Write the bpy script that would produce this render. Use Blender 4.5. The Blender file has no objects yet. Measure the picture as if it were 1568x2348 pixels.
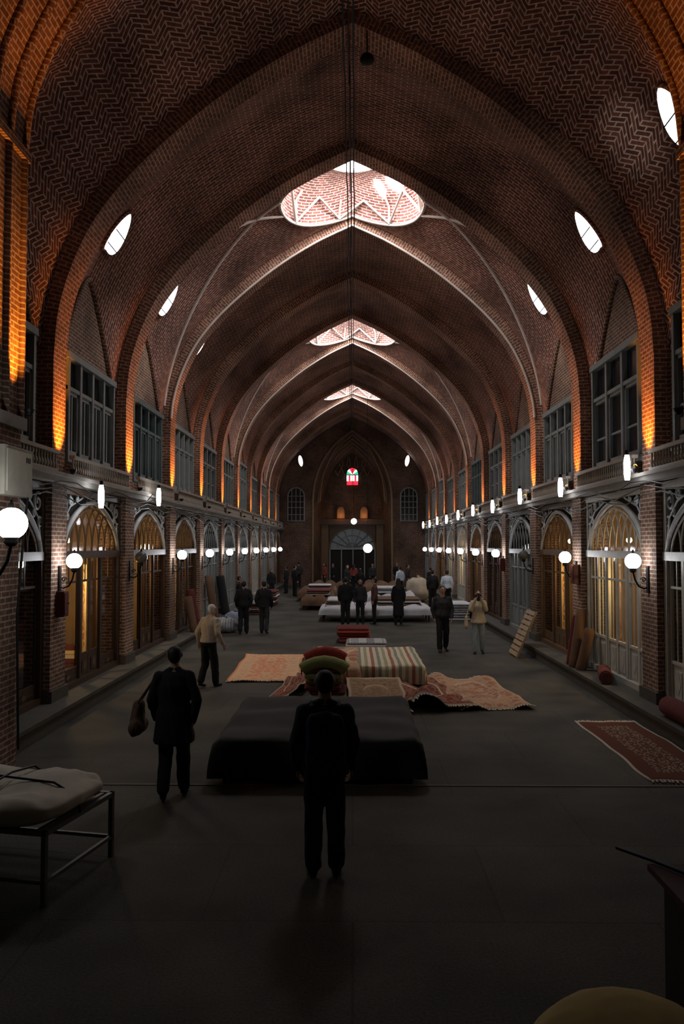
import bpy, math, random
import numpy as np
from mathutils import Vector, Matrix, noise
R=random.Random(7)
pi=math.pi
sc=bpy.context.scene
COL=sc.collection
sc.view_settings.view_transform='Standard'
sc.view_settings.look='None'
# ------------------------------------------------------------ materials
def newmat(name):
    m=bpy.data.materials.new(name); m.use_nodes=True; nt=m.node_tree; nt.nodes.clear()
    out=nt.nodes.new('ShaderNodeOutputMaterial'); return m,nt,out
def nd(nt,t,**k):
    n=nt.nodes.new(t)
    for a,b in k.items():
        if a.startswith('i_'):
            key=a[2:].replace('_',' ')
            s=n.inputs[key] if key in n.inputs else n.inputs[int(key)]
            if hasattr(b,'is_linked') or isinstance(b,bpy.types.NodeSocket): nt.links.new(b,s)
            else: s.default_value=b
        else: setattr(n,a,b)
    return n
def mth(nt,op,a,b=0.0,c=None):
    n=nt.nodes.new('ShaderNodeMath'); n.operation=op
    for i,v in enumerate([a,b]+([c] if c is not None else [])):
        if isinstance(v,bpy.types.NodeSocket): nt.links.new(v,n.inputs[i])
        else: n.inputs[i].default_value=v
    return n.outputs[0]
def mix(nt,f,a,b,bt='MIX'):
    n=nt.nodes.new('ShaderNodeMixRGB'); n.blend_type=bt
    for i,v in enumerate([f,a,b]):
        if isinstance(v,bpy.types.NodeSocket): nt.links.new(v,n.inputs[i])
        elif i==0: n.inputs[0].default_value=v
        else: n.inputs[i].default_value=(*v[:3],1)
    return n.outputs[0]
def c4(c): return (c[0],c[1],c[2],1)
def bsdf(nt,out,col,rough=0.8,metal=0.0,spec=0.3,bump=None,bstr=0.3,bdist=0.02):
    b=nt.nodes.new('ShaderNodeBsdfPrincipled')
    if isinstance(col,bpy.types.NodeSocket): nt.links.new(col,b.inputs['Base Color'])
    else: b.inputs['Base Color'].default_value=c4(col)
    b.inputs['Roughness'].default_value=rough; b.inputs['Metallic'].default_value=metal
    b.inputs['Specular IOR Level'].default_value=spec
    if bump is not None:
        bn=nt.nodes.new('ShaderNodeBump'); bn.inputs['Strength'].default_value=bstr; bn.inputs['Distance'].default_value=bdist
        nt.links.new(bump,bn.inputs['Height']); nt.links.new(bn.outputs[0],b.inputs['Normal'])
    nt.links.new(b.outputs[0],out.inputs[0]); return b
def plain(name,col,rough=0.7,metal=0.0,var=0.25,scale=6.0,spec=0.3):
    m,nt,out=newmat(name)
    tc=nd(nt,'ShaderNodeTexCoord')
    nz=nd(nt,'ShaderNodeTexNoise',i_Scale=scale,i_Detail=4.0,i_Vector=tc.outputs['Object'])
    lo=[c*(1-var) for c in col]; hi=[min(1,c*(1+var)) for c in col]
    bsdf(nt,out,mix(nt,nz.outputs[0],lo,hi),rough,metal,spec,bump=nz.outputs[0],bstr=0.1)
    return m
def emit(name,col,s):
    m,nt,out=newmat(name); e=nd(nt,'ShaderNodeEmission'); e.inputs[0].default_value=c4(col); e.inputs[1].default_value=s
    nt.links.new(e.outputs[0],out.inputs[0]); return m
def brick(name,c1,c2,mo,chev=0.0,per=0.26,bw=0.25,rh=0.078,ms=0.011,diag=0.0):
    m,nt,out=newmat(name)
    uv=nd(nt,'ShaderNodeUVMap'); sp=nd(nt,'ShaderNodeSeparateXYZ',i_0=uv.outputs[0])
    x,y=sp.outputs[0],sp.outputs[1]
    if chev:
        pp=mth(nt,'PINGPONG',x,per); y2=mth(nt,'ADD',y,mth(nt,'MULTIPLY',pp,chev))
        vec=nd(nt,'ShaderNodeCombineXYZ',i_0=x,i_1=y2).outputs[0]
    elif diag:
        y2=mth(nt,'ADD',y,mth(nt,'MULTIPLY',x,diag)); vec=nd(nt,'ShaderNodeCombineXYZ',i_0=x,i_1=y2).outputs[0]
    else: vec=uv.outputs[0]
    bt=nd(nt,'ShaderNodeTexBrick',i_Vector=vec,i_Scale=1.0)
    bt.inputs['Color1'].default_value=c4(c1); bt.inputs['Color2'].default_value=c4(c2); bt.inputs['Mortar'].default_value=c4(mo)
    bt.inputs['Mortar Size'].default_value=ms; bt.inputs['Mortar Smooth'].default_value=0.2
    bt.inputs['Bias'].default_value=0.0; bt.inputs['Brick Width'].default_value=bw; bt.inputs['Row Height'].default_value=rh
    tc=nd(nt,'ShaderNodeTexCoord')
    n1=nd(nt,'ShaderNodeTexNoise',i_Scale=0.7,i_Detail=5.0,i_Vector=tc.outputs['Object'])
    n2=nd(nt,'ShaderNodeTexNoise',i_Scale=14.0,i_Detail=3.0,i_Vector=tc.outputs['Object'])
    rr=nd(nt,'ShaderNodeMapRange',i_0=n1.outputs[0]); rr.inputs[1].default_value=0.3; rr.inputs[2].default_value=0.7; rr.inputs[3].default_value=0.45; rr.inputs[4].default_value=1.3
    r2=nd(nt,'ShaderNodeMapRange',i_0=n2.outputs[0]); r2.inputs[1].default_value=0.3; r2.inputs[2].default_value=0.7; r2.inputs[3].default_value=0.7; r2.inputs[4].default_value=1.25
    k=mth(nt,'MULTIPLY',rr.outputs[0],r2.outputs[0])
    kc=nd(nt,'ShaderNodeCombineXYZ',i_0=k,i_1=k,i_2=k).outputs[0]
    col=mix(nt,1.0,bt.outputs[0],kc,'MULTIPLY')
    inv=mth(nt,'SUBTRACT',1.0,bt.outputs[1])
    bsdf(nt,out,col,0.85,0,0.2,bump=inv,bstr=0.5,bdist=0.012)
    return m
BC1=(0.26,0.098,0.068); BC2=(0.14,0.052,0.040); MO=(0.56,0.41,0.33)
M_vault=brick('brick_vault',BC1,BC2,MO,ms=.012)
M_herr=brick('brick_herringbone',BC1,BC2,(0.70,0.53,0.43),chev=0.8,per=0.24,bw=0.24,rh=0.092,ms=0.014)
M_herr2=brick('brick_herringbone_far',BC1,BC2,MO,chev=0.7,per=0.3,ms=.012)
M_rib=brick('brick_rib',(0.32,0.14,0.085),(0.20,0.085,0.055),(0.55,0.41,0.31),bw=0.2,rh=0.072)
M_wall=brick('brick_wall',(0.23,0.12,0.08),(0.15,0.075,0.052),(0.42,0.34,0.26),bw=0.22,rh=0.07)
M_dome=brick('brick_dome',(0.44,0.16,0.12),(0.28,0.10,0.08),(0.84,0.73,0.66),bw=0.26,rh=0.08,ms=.014)
M_plaster=plain('light_plaster',(0.68,0.60,0.53),0.8,scale=3)
M_ledge=plain('ledge_stone',(0.28,0.26,0.23),0.8,scale=3)
M_bal=plain('balustrade_stone',(0.34,0.29,0.24),0.8,scale=3)
M_curb=plain('curb_stone',(0.080,0.072,0.058),0.85,scale=4)
M_joint=plain('floor_joint_strip',(0.13,0.115,0.085),0.85,scale=4)
M_dark=plain('dark_void',(0.02,0.018,0.016),0.9)
M_iron=plain('black_iron',(0.02,0.02,0.02),0.5,0.6)
M_greyp=plain('grey_paint',(0.25,0.27,0.26),0.55,scale=5)
M_whitep=plain('white_paint',(0.46,0.45,0.39),0.5,scale=5)
M_teal=plain('teal_grey_paint',(0.11,0.145,0.145),0.55,scale=5)
M_wood=plain('dark_walnut_wood',(0.060,0.032,0.017),0.5,scale=8,var=.4)
M_woodl=plain('honey_wood',(0.14,0.08,0.038),0.5,scale=8,var=.3)
M_scroll=plain('scroll_white_metal',(0.50,0.52,0.52),0.5)
M_warm=plain('warm_shop_plaster',(0.22,0.15,0.08),0.8,scale=2)
M_globe=emit('globe_glow',(0.92,0.95,1.0),24)
M_tube=emit('fluorescent_glow',(0.92,0.95,1.0),22)
M_sky=emit('skylight_glow',(0.96,0.97,1.0),40)
M_oval=emit('oval_skylight_glow',(0.93,0.96,1.0),4)
def glassdark():
    m,nt,out=newmat('dark_window_glass')
    bsdf(nt,out,(0.012,0.014,0.016),0.12,0,0.6); return m
M_gdark=glassdark()
def glassclear():
    m,nt,out=newmat('shop_glass')
    t=nd(nt,'ShaderNodeBsdfTransparent'); g=nd(nt,'ShaderNodeBsdfGlossy'); g.inputs['Roughness'].default_value=0.05
    x=nd(nt,'ShaderNodeMixShader'); x.inputs[0].default_value=0.10
    nt.links.new(t.outputs[0],x.inputs[1]); nt.links.new(g.outputs[0],x.inputs[2]); nt.links.new(x.outputs[0],out.inputs[0]); return m
M_glass=glassclear()
def floor_mat():
    m,nt,out=newmat('worn_paving')
    tc=nd(nt,'ShaderNodeTexCoord')
    bt=nd(nt,'ShaderNodeTexBrick',i_Vector=tc.outputs['Object'],i_Scale=1.0)
    bt.inputs['Color1'].default_value=(0.066,0.059,0.045,1); bt.inputs['Color2'].default_value=(0.056,0.050,0.038,1); bt.inputs['Mortar'].default_value=(0.043,0.038,0.030,1)
    bt.inputs['Mortar Size'].default_value=0.014; bt.inputs['Mortar Smooth'].default_value=0.7; bt.inputs['Brick Width'].default_value=2.3; bt.inputs['Row Height'].default_value=1.6
    n1=nd(nt,'ShaderNodeTexNoise',i_Scale=0.7,i_Detail=8.0,i_Vector=tc.outputs['Object'])
    n2=nd(nt,'ShaderNodeTexNoise',i_Scale=45.0,i_Detail=3.0,i_Vector=tc.outputs['Object'])
    rr=nd(nt,'ShaderNodeMapRange',i_0=n1.outputs[0]); rr.inputs[1].default_value=0.3; rr.inputs[2].default_value=0.7; rr.inputs[3].default_value=0.5; rr.inputs[4].default_value=1.4
    r2=nd(nt,'ShaderNodeMapRange',i_0=n2.outputs[0]); r2.inputs[3].default_value=0.4; r2.inputs[4].default_value=1.6
    k=mth(nt,'MULTIPLY',rr.outputs[0],r2.outputs[0]); kc=nd(nt,'ShaderNodeCombineXYZ',i_0=k,i_1=k,i_2=k).outputs[0]
    bsdf(nt,out,mix(nt,1.0,bt.outputs[0],kc,'MULTIPLY'),0.75,0,0.2,bump=n2.outputs[0],bstr=0.25); return m
M_floor=floor_mat()
def carpet(name,field,border,accent,edge,W=2.0,L=3.0,seed=0.0,medal=True,sc_=9.0,bw=.31,th=.66):
    m,nt,out=newmat(name)
    uv=nd(nt,'ShaderNodeUVMap'); sp=nd(nt,'ShaderNodeSeparateXYZ',i_0=uv.outputs[0])
    u=mth(nt,'MULTIPLY',sp.outputs[0],W); v=mth(nt,'MULTIPLY',sp.outputs[1],L)
    du=mth(nt,'MINIMUM',u,mth(nt,'SUBTRACT',W,u)); dv=mth(nt,'MINIMUM',v,mth(nt,'SUBTRACT',L,v)); e=mth(nt,'MINIMUM',du,dv)
    vec=nd(nt,'ShaderNodeCombineXYZ',i_0=mth(nt,'ABSOLUTE',mth(nt,'SUBTRACT',u,W/2)),i_1=mth(nt,'ABSOLUTE',mth(nt,'SUBTRACT',v,L/2)),i_2=seed).outputs[0]
    vo=nd(nt,'ShaderNodeTexVoronoi',i_Vector=vec,i_Scale=sc_); 
    nz=nd(nt,'ShaderNodeTexNoise',i_Vector=vec,i_Scale=14.0,i_Detail=3.0)
    p=mth(nt,'GREATER_THAN',mth(nt,'ADD',vo.outputs['Distance'],mth(nt,'MULTIPLY',nz.outputs[0],0.35)),th)
    fcol=mix(nt,p,field,accent)
    if medal:
        a=mth(nt,'DIVIDE',mth(nt,'SUBTRACT',u,W/2),W*0.30); b=mth(nt,'DIVIDE',mth(nt,'SUBTRACT',v,L/2),L*0.33)
        r=mth(nt,'SQRT',mth(nt,'ADD',mth(nt,'MULTIPLY',a,a),mth(nt,'MULTIPLY',b,b)))
        r=mth(nt,'ADD',r,mth(nt,'MULTIPLY',nz.outputs[0],0.12))
        md=mth(nt,'LESS_THAN',r,1.0); fcol=mix(nt,md,fcol,mix(nt,p,border,accent))
        rg=mth(nt,'COMPARE',r,1.0,0.04); fcol=mix(nt,rg,fcol,edge)
    bcol=mix(nt,p,border,accent)
    c=mix(nt,mth(nt,'LESS_THAN',e,bw+.03),fcol,accent)
    c=mix(nt,mth(nt,'LESS_THAN',e,bw),c,bcol)
    c=mix(nt,mth(nt,'LESS_THAN',e,0.10),c,accent)
    c=mix(nt,mth(nt,'LESS_THAN',e,0.06),c,edge)
    fn=nd(nt,'ShaderNodeTexNoise',i_Vector=uv.outputs[0],i_Scale=180.0)
    bsdf(nt,out,c,0.95,0,0.1,bump=fn.outputs[0],bstr=0.3); return m
def stripes(name,cols,n=14.0,axis=0):
    m,nt,out=newmat(name)
    uv=nd(nt,'ShaderNodeUVMap'); sp=nd(nt,'ShaderNodeSeparateXYZ',i_0=uv.outputs[0])
    f=mth(nt,'FRACT',mth(nt,'MULTIPLY',sp.outputs[axis],n/4.0))
    cr=nd(nt,'ShaderNodeValToRGB',i_0=f); cr.color_ramp.interpolation='CONSTANT'
    el=cr.color_ramp.elements; el[0].color=c4(cols[0]); el[0].position=0; el[1].position=1.0/len(cols); el[1].color=c4(cols[1])
    for i in range(2,len(cols)):
        q=el.new(i/len(cols)); q.color=c4(cols[i])
    bsdf(nt,out,cr.outputs[0],0.95,0,0.1); return m
C_orange=carpet('carpet_coral',(0.72,0.27,0.14),(0.66,0.37,0.20),(0.68,0.46,0.28),(0.72,0.33,0.16),1.6,4.4,1.0,False)
C_red=carpet('carpet_red',(0.24,0.045,0.035),(0.17,0.05,0.04),(0.27,0.13,0.085),(0.58,0.48,0.34),2,3,2.0)
C_brown=carpet('carpet_brown',(0.20,0.11,0.06),(0.24,0.15,0.09),(0.30,0.20,0.12),(0.46,0.36,0.25),1.2,2.2,3.0)
C_tan=carpet('carpet_tan',(0.50,0.29,0.17),(0.40,0.19,0.12),(0.50,0.33,0.21),(0.56,0.44,0.31),1.4,3.4,4.0)
C_near=carpet('carpet_brick_red',(0.33,0.26,0.18),(0.17,0.048,0.03),(0.14,0.055,0.035),(0.56,0.50,0.40),1.5,3.4,5.0,False,20,.36,.60)
C_gold=carpet('carpet_gold',(0.66,0.44,0.18),(0.45,0.20,0.08),(0.70,0.54,0.28),(0.75,0.60,0.35),1.5,2.2,6.0)
C_cream=carpet('carpet_cream',(0.72,0.58,0.36),(0.45,0.24,0.12),(0.50,0.36,0.22),(0.70,0.62,0.46),1.5,2.2,7.0)
S_kilim=stripes('kilim_stripes',[(0.60,0.55,0.40),(0.36,0.33,0.20),(0.62,0.56,0.42),(0.34,0.15,0.10),(0.58,0.52,0.38),(0.24,0.26,0.20)],40)
S_grey=stripes('grey_stripe_cloth',[(0.42,0.42,0.42),(0.22,0.23,0.25),(0.45,0.45,0.44),(0.30,0.30,0.32)],24)
F_white=plain('white_cotton',(0.60,0.60,0.62),0.9,scale=3)
F_quilt=plain('quilt_cotton',(0.50,0.44,0.35),0.95,scale=6)
F_red=plain('red_wool',(0.34,0.05,0.035),0.95,scale=8)
F_green=plain('olive_wool',(0.25,0.27,0.10),0.95,scale=8)
F_brown=plain('brown_wool',(0.15,0.085,0.05),0.95,scale=8)
F_maroon=plain('maroon_wool',(0.13,0.03,0.025),0.95,scale=8)
F_tarp=plain('charcoal_tarp',(0.028,0.027,0.027),0.85,scale=3)
F_fringe=plain('wool_fringe',(0.55,0.47,0.36),0.95)
# ------------------------------------------------------------ mesh builder
class MB:
    def __init__(s): s.v=[];s.f=[];s.m=[];s.uv=[];s.sm=[]
    def face(s,pts,mi=0,uv=None,sm=False):
        n=len(s.v); pts=[Vector(p) for p in pts]; s.v+=pts
        s._f(tuple(range(n,n+len(pts))),mi,uv,sm,pts)
    def _f(s,idx,mi,uv,sm,pts=None):
        if uv is None:
            pts=pts or [s.v[i] for i in idx]
            nn=(pts[1]-pts[0]).cross(pts[2]-pts[0]); a=[abs(q) for q in nn]
            k=a.index(max(a))
            if k==0: uv=[(p.y,p.z) for p in pts]
            elif k==1: uv=[(p.x,p.z) for p in pts]
            else: uv=[(p.x,p.y) for p in pts]
        s.f.append(idx);s.m.append(mi);s.uv.append(uv);s.sm.append(sm)
    def hexa(s,p,mi=0):
        for q in ((0,3,2,1),(4,5,6,7),(0,1,5,4),(1,2,6,5),(2,3,7,6),(3,0,4,7)): s.face([p[i] for i in q],mi)
    def box(s,x0,x1,y0,y1,z0,z1,mi=0):
        s.hexa([(x0,y0,z0),(x1,y0,z0),(x1,y1,z0),(x0,y1,z0),(x0,y0,z1),(x1,y0,z1),(x1,y1,z1),(x0,y1,z1)],mi)
    def grid(s,P,UV=None,mi=0,sm=True,flip=False):
        n=len(s.v); A=len(P);B=len(P[0])
        for r in P: s.v+=[Vector(p) for p in r]
        for i in range(A-1):
            for j in range(B-1):
                id=[(i,j),(i+1,j),(i+1,j+1),(i,j+1)]
                if flip: id=id[::-1]
                uv=[UV[a][b] for a,b in id] if UV else None
                s._f(tuple(n+a*B+b for a,b in id),mi,uv,sm)
    def tube(s,pts,r,n=6,mi=0,cap=True):
        pts=[Vector(p) for p in pts]; P=[]
        rs=r if isinstance(r,(list,tuple)) else [r]*len(pts)
        prev=None
        for i,p in enumerate(pts):
            d=(pts[min(i+1,len(pts)-1)]-pts[max(i-1,0)]); d=d.normalized() if d.length>1e-9 else Vector((0,0,1))
            if prev is None:
                a=d.cross(Vector((0.13,0.2,0.97)) if abs(d.z)<.9 else Vector((1,0,0))).normalized()
            else:
                a=(prev-d*prev.dot(d)); a=a.normalized() if a.length>1e-6 else prev
            prev=a; b=d.cross(a)
            P.append([p+(a*math.cos(t)+b*math.sin(t))*rs[i] for t in [2*pi*k/n for k in range(n+1)]])
        s.grid(P,None,mi,True)
        if cap:
            s.face(P[0][:-1][::-1],mi); s.face(P[-1][:-1],mi)
    def sphere(s,c,r,mi=0,nu=16,nv=10):
        if not isinstance(r,(tuple,list)): r=(r,r,r)
        P=[[(c[0]+r[0]*math.sin(a)*math.cos(b),c[1]+r[1]*math.sin(a)*math.sin(b),c[2]+r[2]*math.cos(a)) for b in [2*pi*k/nu for k in range(nu+1)]] for a in [pi*q/nv for q in range(nv+1)]]
        s.grid(P,None,mi,True)
    def rotz(s,px,py,a):
        c,q=math.cos(a),math.sin(a)
        s.v=[Vector((px+(v.x-px)*c-(v.y-py)*q,py+(v.x-px)*q+(v.y-py)*c,v.z)) for v in s.v]
    def mesh(s,name,mats):
        me=bpy.data.meshes.new(name); me.from_pydata([tuple(v) for v in s.v],[],s.f)
        for m in mats: me.materials.append(m)
        me.polygons.foreach_set('material_index',s.m); me.polygons.foreach_set('use_smooth',s.sm)
        ul=me.uv_layers.new(name='UVMap'); ul.data.foreach_set('uv',[c for f in s.uv for p in f for c in p])
        me.update(); return me
    def obj(s,name,mats,loc=(0,0,0),rz=0,parent=None): return place(s.mesh(name,mats),name,loc,rz,parent)
def place(me,name,loc=(0,0,0),rz=0,parent=None,sc_=1.0):
    o=bpy.data.objects.new(name,me); o.location=loc; o.rotation_euler=(0,0,rz); COL.objects.link(o); o.scale=(sc_,)*3
    if parent: o.parent=parent
    return o
def light(name,t,loc,power,col,parent=None,**k):
    l=bpy.data.lights.new(name,t); l.energy=power; l.color=col
    tgt=k.pop('target',None)
    for a,b in k.items(): setattr(l,a,b)
    o=bpy.data.objects.new(name,l); o.location=loc; COL.objects.link(o)
    if tgt: o.rotation_euler=(Vector(tgt)-Vector(loc)).to_track_quat('-Z','Y').to_euler()
    if parent: o.parent=parent
    return o
# ------------------------------------------------------------ vault profiles
def resamp(o,n):
    L=np.concatenate([[0],np.cumsum(np.linalg.norm(np.diff(o,axis=0),axis=1))]); q=np.linspace(0,L[-1],n)
    return np.stack([np.interp(q,L,o[:,k]) for k in range(o.shape[1])],1)
def catmull(pts,n):
    P=[np.array(pts[0])*2-np.array(pts[1])]+[np.array(p) for p in pts]+[np.array(pts[-1])*2-np.array(pts[-2])]
    o=[]
    for i in range(1,len(P)-2):
        for t in np.linspace(0,1,12,endpoint=False):
            o.append(0.5*((2*P[i])+(-P[i-1]+P[i+1])*t+(2*P[i-1]-5*P[i]+4*P[i+1]-P[i+2])*t*t+(-P[i-1]+3*P[i]-3*P[i+1]+P[i+2])*t**3))
    o.append(P[-2]); return resamp(np.array(o),n)
def arclen(o): return np.concatenate([[0],np.cumsum(np.linalg.norm(np.diff(o,axis=0),axis=1))])
NP=49
P_rib=catmull([(5.0,6.0),(4.93,6.8),(4.7,7.6),(4.3,8.4),(3.7,9.15),(2.9,9.9),(2.0,10.6),(1.0,11.22),(0,11.7)],NP)
P_web=catmull([(5.24,6.0),(5.15,6.85),(4.92,7.7),(4.5,8.55),(3.88,9.35),(3.05,10.12),(2.12,10.82),(1.08,11.43),(0,11.92)],NP)
P_mid=catmull([(5.24,8.2),(5.04,8.62),(4.72,9.15),(4.18,9.82),(3.4,10.52),(2.45,11.12),(1.3,11.66),(0,12.1)],NP)
P_pier=catmull([(4.06,7.7),(3.98,8.35),(3.76,8.95),(3.42,9.55),(2.85,10.3),(2.0,11.1),(1.05,11.8),(0,12.3)],NP)
SP=4.45; Y0=14.0; HB=2.0
def webw(t): return max(0.0,1-abs(t)**1.3)
def section(t):
    w=webw(t); return P_web*(1-w)+P_mid*w
def surf_z(x,yl):
    s=section(max(-1,min(1,yl/HB))); return float(np.interp(abs(x),s[::-1,0],s[::-1,1]))
ceil=MB(); RD=1.83
domes=(1,4,7)
CM=[M_vault,M_herr,M_herr2,M_dome]
for n in range(-1,10):
    yc=Y0+SP*n+SP/2; mi=1 if n==-1 else (2 if n in(3,6) else 0)
    ys=np.linspace(-HB,HB,33)
    for sgn in(-1,1):
        G=[];U=[]
        for y in ys:
            s=section(y/HB)
            if n in domes:
                xe=math.sqrt(max(0,RD*RD-y*y))
                k=s[:,0]>xe; 
                if xe>0:
                    ze=np.interp(xe,s[::-1,0],s[::-1,1]); s=np.vstack([s[k],[[xe,ze]]])
                s=resamp(s,NP)
            L=arclen(s)
            L=L[-1]-L
            G.append([(sgn*p[0],yc+y,p[1]) for p in s])
            U.append([(l,yc+y) for l in L])
        ceil.grid(G,U,mi,True,flip=(sgn>0))
ceil.obj('ceiling',CM)
# domes
for i,n in enumerate(domes):
    yc=Y0+SP*n+SP/2; d=MB(); NA=64
    ZT=12.02
    prof=[(0,None),(0,ZT),(0.05,ZT+.09),(0.22,ZT+.27),(0.5,ZT+.47),(0.8,ZT+.60),(1.08,ZT+.66)]
    G=[];U=[]
    for a in range(NA+1):
        th=2*pi*a/NA; row=[];ur=[]; L=0;prev=None
        for dr,z in prof:
            r=RD-dr; x=r*math.cos(th); y=r*math.sin(th)
            if z is None: z=surf_z(x,y)-0.02; x*=1.01;y*=1.01
            if prev: L+=math.hypot(dr-prev[0],z-prev[1])
            prev=(dr,z); row.append((x,yc+y,z)); ur.append((th*RD,L))
        G.append(row);U.append(ur)
    d.grid(G,U,0,True)
    r=RD-1.08; ZO=prof[-1][1]
    ring=[(r*math.cos(t),yc+r*math.sin(t),ZO) for t in np.linspace(0,2*pi,41)]
    d.tube(ring,0.05,6,1,False)
    d.face([(p[0],p[1],ZO+.04) for p in ring[:-1]],2)
    for th,w in((-90,.22),(-60,.22),(-120,.22),(-30,.17),(-150,.17),(38,.20),(58,.10)):  # near-half glowing panes: unseen, added to light the dome; the right pair are openings
        t=math.radians(th)
        P=[]
        for q in np.linspace(0,1,7):
            dr=0.18+q*0.46; z=np.interp(dr,[p[0] for p in prof[1:]],[p[1] for p in prof[1:]])-0.03
            rr=RD-dr-0.02; hw=w*(1-0.85*abs(2*q-1)**3)
            P.append([(rr*math.cos(t+e*hw/rr),yc+rr*math.sin(t+e*hw/rr),z) for e in np.linspace(-1,1,5)])
        d.grid(P,None,2,True)
    def sp(x,y,off=0.02):
        rr=math.hypot(x,y)
        if rr<RD+.02: x*=(RD+.02)/rr; y*=(RD+.02)/rr
        y=max(-1.93,min(1.93,y))
        return (x,yc+y,surf_z(x,y)-off)
    def strip(a,b,nn=26,r=.045):
        d.tube([sp(a[0]*(1-t)+b[0]*t,a[1]*(1-t)+b[1]*t) for t in np.linspace(0,1,nn)],r,5,1)
    for sx in(-1,1):
        for sy in(-1,1):
            strip((5.18*sx,1.9*sy),(1.80*sx,-0.45*sy),46)
    zz=[]; K=8
    for k in range(2*K+1):
        t=2*pi*(k+.5)/(2*K)
        x=RD*math.cos(t); y=RD*math.sin(t)
        if k%2: zz.append(((RD-.22)*math.cos(t),yc+(RD-.22)*math.sin(t),ZT+.22))
        else: zz.append(((RD-.02)*math.cos(t),yc+(RD-.02)*math.sin(t),surf_z(x,y)+.02))
    d.tube(zz,0.045,5,1,False)
    for k in range(0,2*K,2):
        t=2*pi*(k+.5)/(2*K); x=RD*math.cos(t); y=RD*math.sin(t)
        d.tube([((RD-.03)*math.cos(t),yc+(RD-.03)*math.sin(t),surf_z(x,y)),((RD-.03)*math.cos(t),yc+(RD-.03)*math.sin(t),ZT),((RD-.25)*math.cos(t),yc+(RD-.25)*math.sin(t),ZT+.24)],.035,5,1)
    d.tube([((RD)*math.cos(t),yc+(RD)*math.sin(t),surf_z(RD*math.cos(t),RD*math.sin(t))-.01) for t in np.linspace(0,2*pi,65)],.04,5,1,False)
    d.obj('dome_skylight',[M_dome,M_plaster,M_sky,M_iron])
# ribs
def rib(name,y0,y1,P,zb,mats,thick=0.35,edge=False):
    m=MB(); full=[(P[0][0],zb)]+[tuple(p) for p in P]
    if zb>=P[0][1]-1e-3: full=[tuple(p) for p in P]
    full=np.array(full); path=np.vstack([full*np.array([-1,1]),(full[::-1])[1:]])
    L=arclen(path); L=L-L[-1]/2
    nrm=[]
    for i in range(len(path)):
        t=path[min(i+1,len(path)-1)]-path[max(i-1,0)]; t=t/np.linalg.norm(t); nrm.append(np.array([-t[1],t[0]]))
    out=path+np.array(nrm)*thick
    m.grid([[(p[0],y,p[1]) for p in path] for y in (y0,y1)],[[(y,l) for l in L] for y in (y0,y1)],0,True)
    for y,fl in((y0,False),(y1,True)):
        m.grid([[(p[0],y,p[1]) for p in path],[(p[0],y,p[1]) for p in out]],[[(0,l) for l in L],[(thick,l) for l in L]],0,False,flip=fl)
    if edge:
        m.tube([(p[0],y0-0.01,p[1]) for p in path if p[1]>6.2],0.035,5,1,False)
    return m.obj(name,mats)
for n in range(0,10):
    y=Y0+SP*n; rib('vault_rib',y-.3,y+.3,P_rib,4.05,[M_rib,M_plaster],edge=n in(2,5,8))
rib('entrance_arch',8.7,10.05,P_pier,7.7,[M_rib,M_plaster],thick=1.6)
am=MB()
full=np.array([tuple(p) for p in P_pier]); path=np.vstack([full*np.array([-1,1]),(full[::-1])[1:]])
for yy in(9.1,9.55,10.0): am.tube([(p[0]*0.997,yy,p[1]) for p in path],0.05,6,0,False)
am.obj('trim_1',[M_rib])
# ------------------------------------------------------------ walls
for sgn,side in((-1,'left'),(1,'right')):
    w=MB()
    X=5.26
    for n in range(-1,10):
        yc=Y0+SP*n+SP/2; ys=np.linspace(-HB-.3,HB+.3,35)
        G=[];U=[]
        for z in np.linspace(0,1,10):
            r=[];u=[]
            for y in ys:
                zt=6.0+2.2*webw(max(-1,min(1,y/HB)))+.05; zz=4.0+(zt-4.0)*z
                r.append((sgn*X,yc+y,zz)); u.append((yc+y,zz))
            G.append(r);U.append(u)
        w.grid(G,U,0,False,flip=(sgn<0))
        w.tube([(sgn*5.24,yc+y,4.4+ (6.0+2.2*webw(y/1.75)-4.4)*.985) for y in np.linspace(-1.7,1.7,31)],0.05,5,0,False)
    for n in range(0,10):
        y=Y0+SP*n; w.box(min(sgn*4.97,sgn*5.6),max(sgn*4.97,sgn*5.6),y-.36,y+.36,.26,3.92,0)
        w.box(min(sgn*4.92,sgn*5.6),max(sgn*4.92,sgn*5.6),y-.40,y+.40,.26,.45,1)
    w.box(min(sgn*7.4,sgn*7.5),max(sgn*7.4,sgn*7.5),9,60,0,4.2,0)
    w.obj('wall_'+side,[M_wall,M_curb])
    l=MB()
    a,b=sorted((sgn*4.86,sgn*7.4)); l.box(a,b,10.05,58.4,3.9,4.0,0)
    a,b=sorted((sgn*4.80,sgn*5.5)); l.box(a,b,10.05,58.4,4.0,4.06,0)
    l.obj('trim_2' if sgn<0 else 'trim_3',[M_ledge])
    c=MB(); a,b=sorted((sgn*4.62,sgn*7.4)); c.box(a,b,10.05,58.4,0.0,0.2,0); a,b=sorted((sgn*4.58,sgn*7.4)); c.box(a,b,10.05,58.4,0.2,0.26,0)
    c.obj('baseboard_'+side,[M_curb])
    p=MB(); a,b=sorted((sgn*4.06,sgn*5.6)); p.box(a,b,8.7,10.05,0,7.7,0)
    a,b=sorted((sgn*4.0,sgn*5.6)); p.box(a,b,8.65,10.1,7.6,7.72,0); p.box(a,b,8.65,10.1,4.25,4.4,1)
    for yy in(9.1,9.55,10.0): p.tube([(sgn*4.05,yy,4.4),(sgn*4.05,yy,7.6)],0.05,6,0)
    p.obj('entrance_pier',[M_wall,M_ledge])
f=MB(); f.face([(-8,-2,0),(8,-2,0),(8,64,0),(-8,64,0)],0); f.box(-4.6,4.6,9.93,9.98,-.05,.008,1)
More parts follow.
